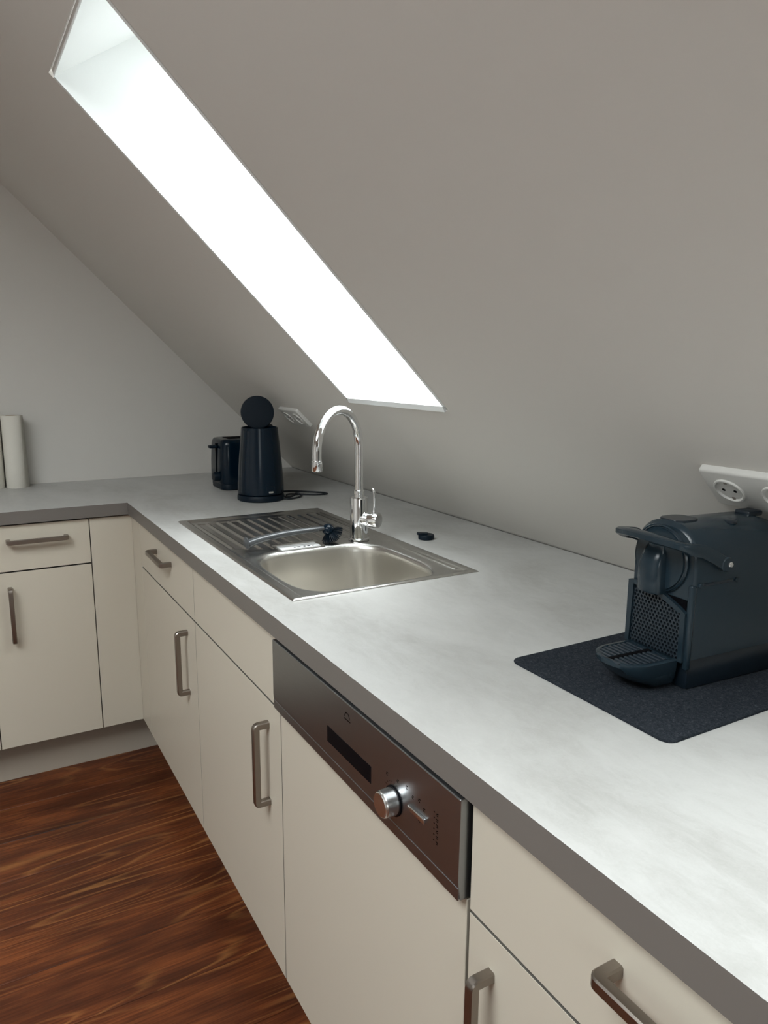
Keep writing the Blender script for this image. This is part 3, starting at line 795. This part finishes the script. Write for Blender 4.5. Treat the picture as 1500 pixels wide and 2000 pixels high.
outl = [(gy0-.004, gz0-.004)] + [(v, gtop(v)) for v in top] + [(gy1+.002, gz0-.004)]
path = [Vector((-.0035, a, b)) for a, b in [(gy0-.001,gz0)] + [(v, gtop(v)-.002) for v in top] + [(gy1+.001, gz0)]]
cmf(sweep(bmesh.new(), path, [(-.004,-.0028),(.003,-.0028),(.003,.0045),(-.004,.0045)], up=(1,0,0)), 'grille_rim', MACH, ang=30)
# drip tray
def tray_outline(g, n=20):
    o_ = [(-.006, .012+g), ]
    for i in range(n+1):
        a = -math.pi/2 - math.pi*i/n
        o_.append((-.050 - (.043-g)*abs(math.cos(a))**.8, .056 + (.044-g)*math.sin(a)))
    o_.append((-.006, .100-g)); return o_
def tring(g, z, shift=0, k=1): return [Vector((x*k+shift, y_, z)) for x, y_ in tray_outline(g)]
rs = [[Vector((max(x*.55,-.055), .056+(y_-.056)*.8, .006)) for x, y_ in tray_outline(0)],
      [Vector((x*.80, .056+(y_-.056)*.93, .018)) for x, y_ in tray_outline(0)],
      tring(0,.0365), tring(0,.042), tring(.002,.0435), tring(.006,.0435), tring(.007,.0415)]
tr = cmf(rings(bmesh.new(), rs), 'drip_tray', MACH, ang=40)
bm = bmesh.new()
for i in range(10):
    u = -.020-.0085*i
    hw = .036*math.sqrt(max(0, 1-(max(0,(-u-.056))/.040)**2))
    for a, b in ((.056-hw,.052),(.060,.056+hw)):
        if b-a > .004: box(bm, (u-.0024, a, .0413), (u+.0024, b, .0436), .0006, 1)
cmf(bm, 'drip_grid', MACHG, tr)
bm = bmesh.new(); box(bm, (-.086,.0525,.0416), (-.012,.0595,.0434)); cmf(bm, 'drain_slot', HOLE, tr)
# lever: a U loop hinged on both sides
def loop(n=26):
    out = []; yr, yl = -.0060, Wm+.0060
    out += [Vector((.047,yr,.177)), Vector((.026,yr,.188)), Vector((.004,yr,.1985))]
    for i in range(1,n):
        a = math.pi*i/n
        x = -.002 - .041*math.sin(a)**.7; yv = Wm/2 - (Wm/2+.006)*math.copysign(abs(math.cos(a))**.85, math.cos(a))
        z = .1995 + .013*math.sin(a)
        out.append(Vector((x,yv,z)))
    out += [Vector((.004,yl,.1985)), Vector((.026,yl,.188)), Vector((.047,yl,.177))]
    return out
lp = loop(); bm = bmesh.new(); rs = []
for i, p in enumerate(lp):
    t = (lp[min(i+1,len(lp)-1)]-lp[max(i-1,0)]).normalized()
    # ribbon: wide direction is mostly vertical at the arms and lies flat at the front
    k = min(i, len(lp)-1-i)/(len(lp)/2)
    fl_ = sst(.10,.55,k)
    side_ = t.cross(Vector((0,0,1))).normalized(); upv = side_.cross(t).normalized()
    if side_.dot(p-Vector((.03,Wm/2,.2))) < 0: side_ = -side_
    hw = .0085*(1-fl_)+.0050*fl_; sw_ = .0034*(1-fl_)+.0100*fl_
    rs.append([p + side_*sw_*a + upv*hw*b for a,b in ((-1,-.6),(-.6,-1),(.6,-1),(1,-.6),(1,.6),(.6,1),(-.6,1),(-1,.6))])
rings(bm, rs); lv = cmf(bm, 'lever', MACH, ang=50)
for yy_, dr in ((-.004,-1),(Wm+.004,1)):
    cmf(lathe(bmesh.new(), [(.0105,-.004*0-.006),(.0105,.005),(.009,.0065),(0,.007)], (.048,yy_,.1765), (0,dr,0), 28, cap1=False), 'hinge', MACH, lv)
    cmf(lathe(bmesh.new(), [(.0040,.005),(.0040,.0088),(.0028,.0102),(0,.0105)], (.051,yy_,.1765), (0,dr,0), 20, cap1=False), 'pivot_pin', KNOBM, lv)
# groove with two small studs on the side
bm = bmesh.new(); box(bm, (.016,-.0012,.1475), (.074,.002,.1515), .0008, 1); cmf(bm, 'side_groove', MACHD)
for uu in (.010,.080):
    cmf(lathe(bmesh.new(), [(.0036,-.002),(.0036,.0022),(.0028,.0032),(0,.0034)], (uu,0,.1495), (0,-1,0), 18, cap1=False), 'side_stud', MACH)
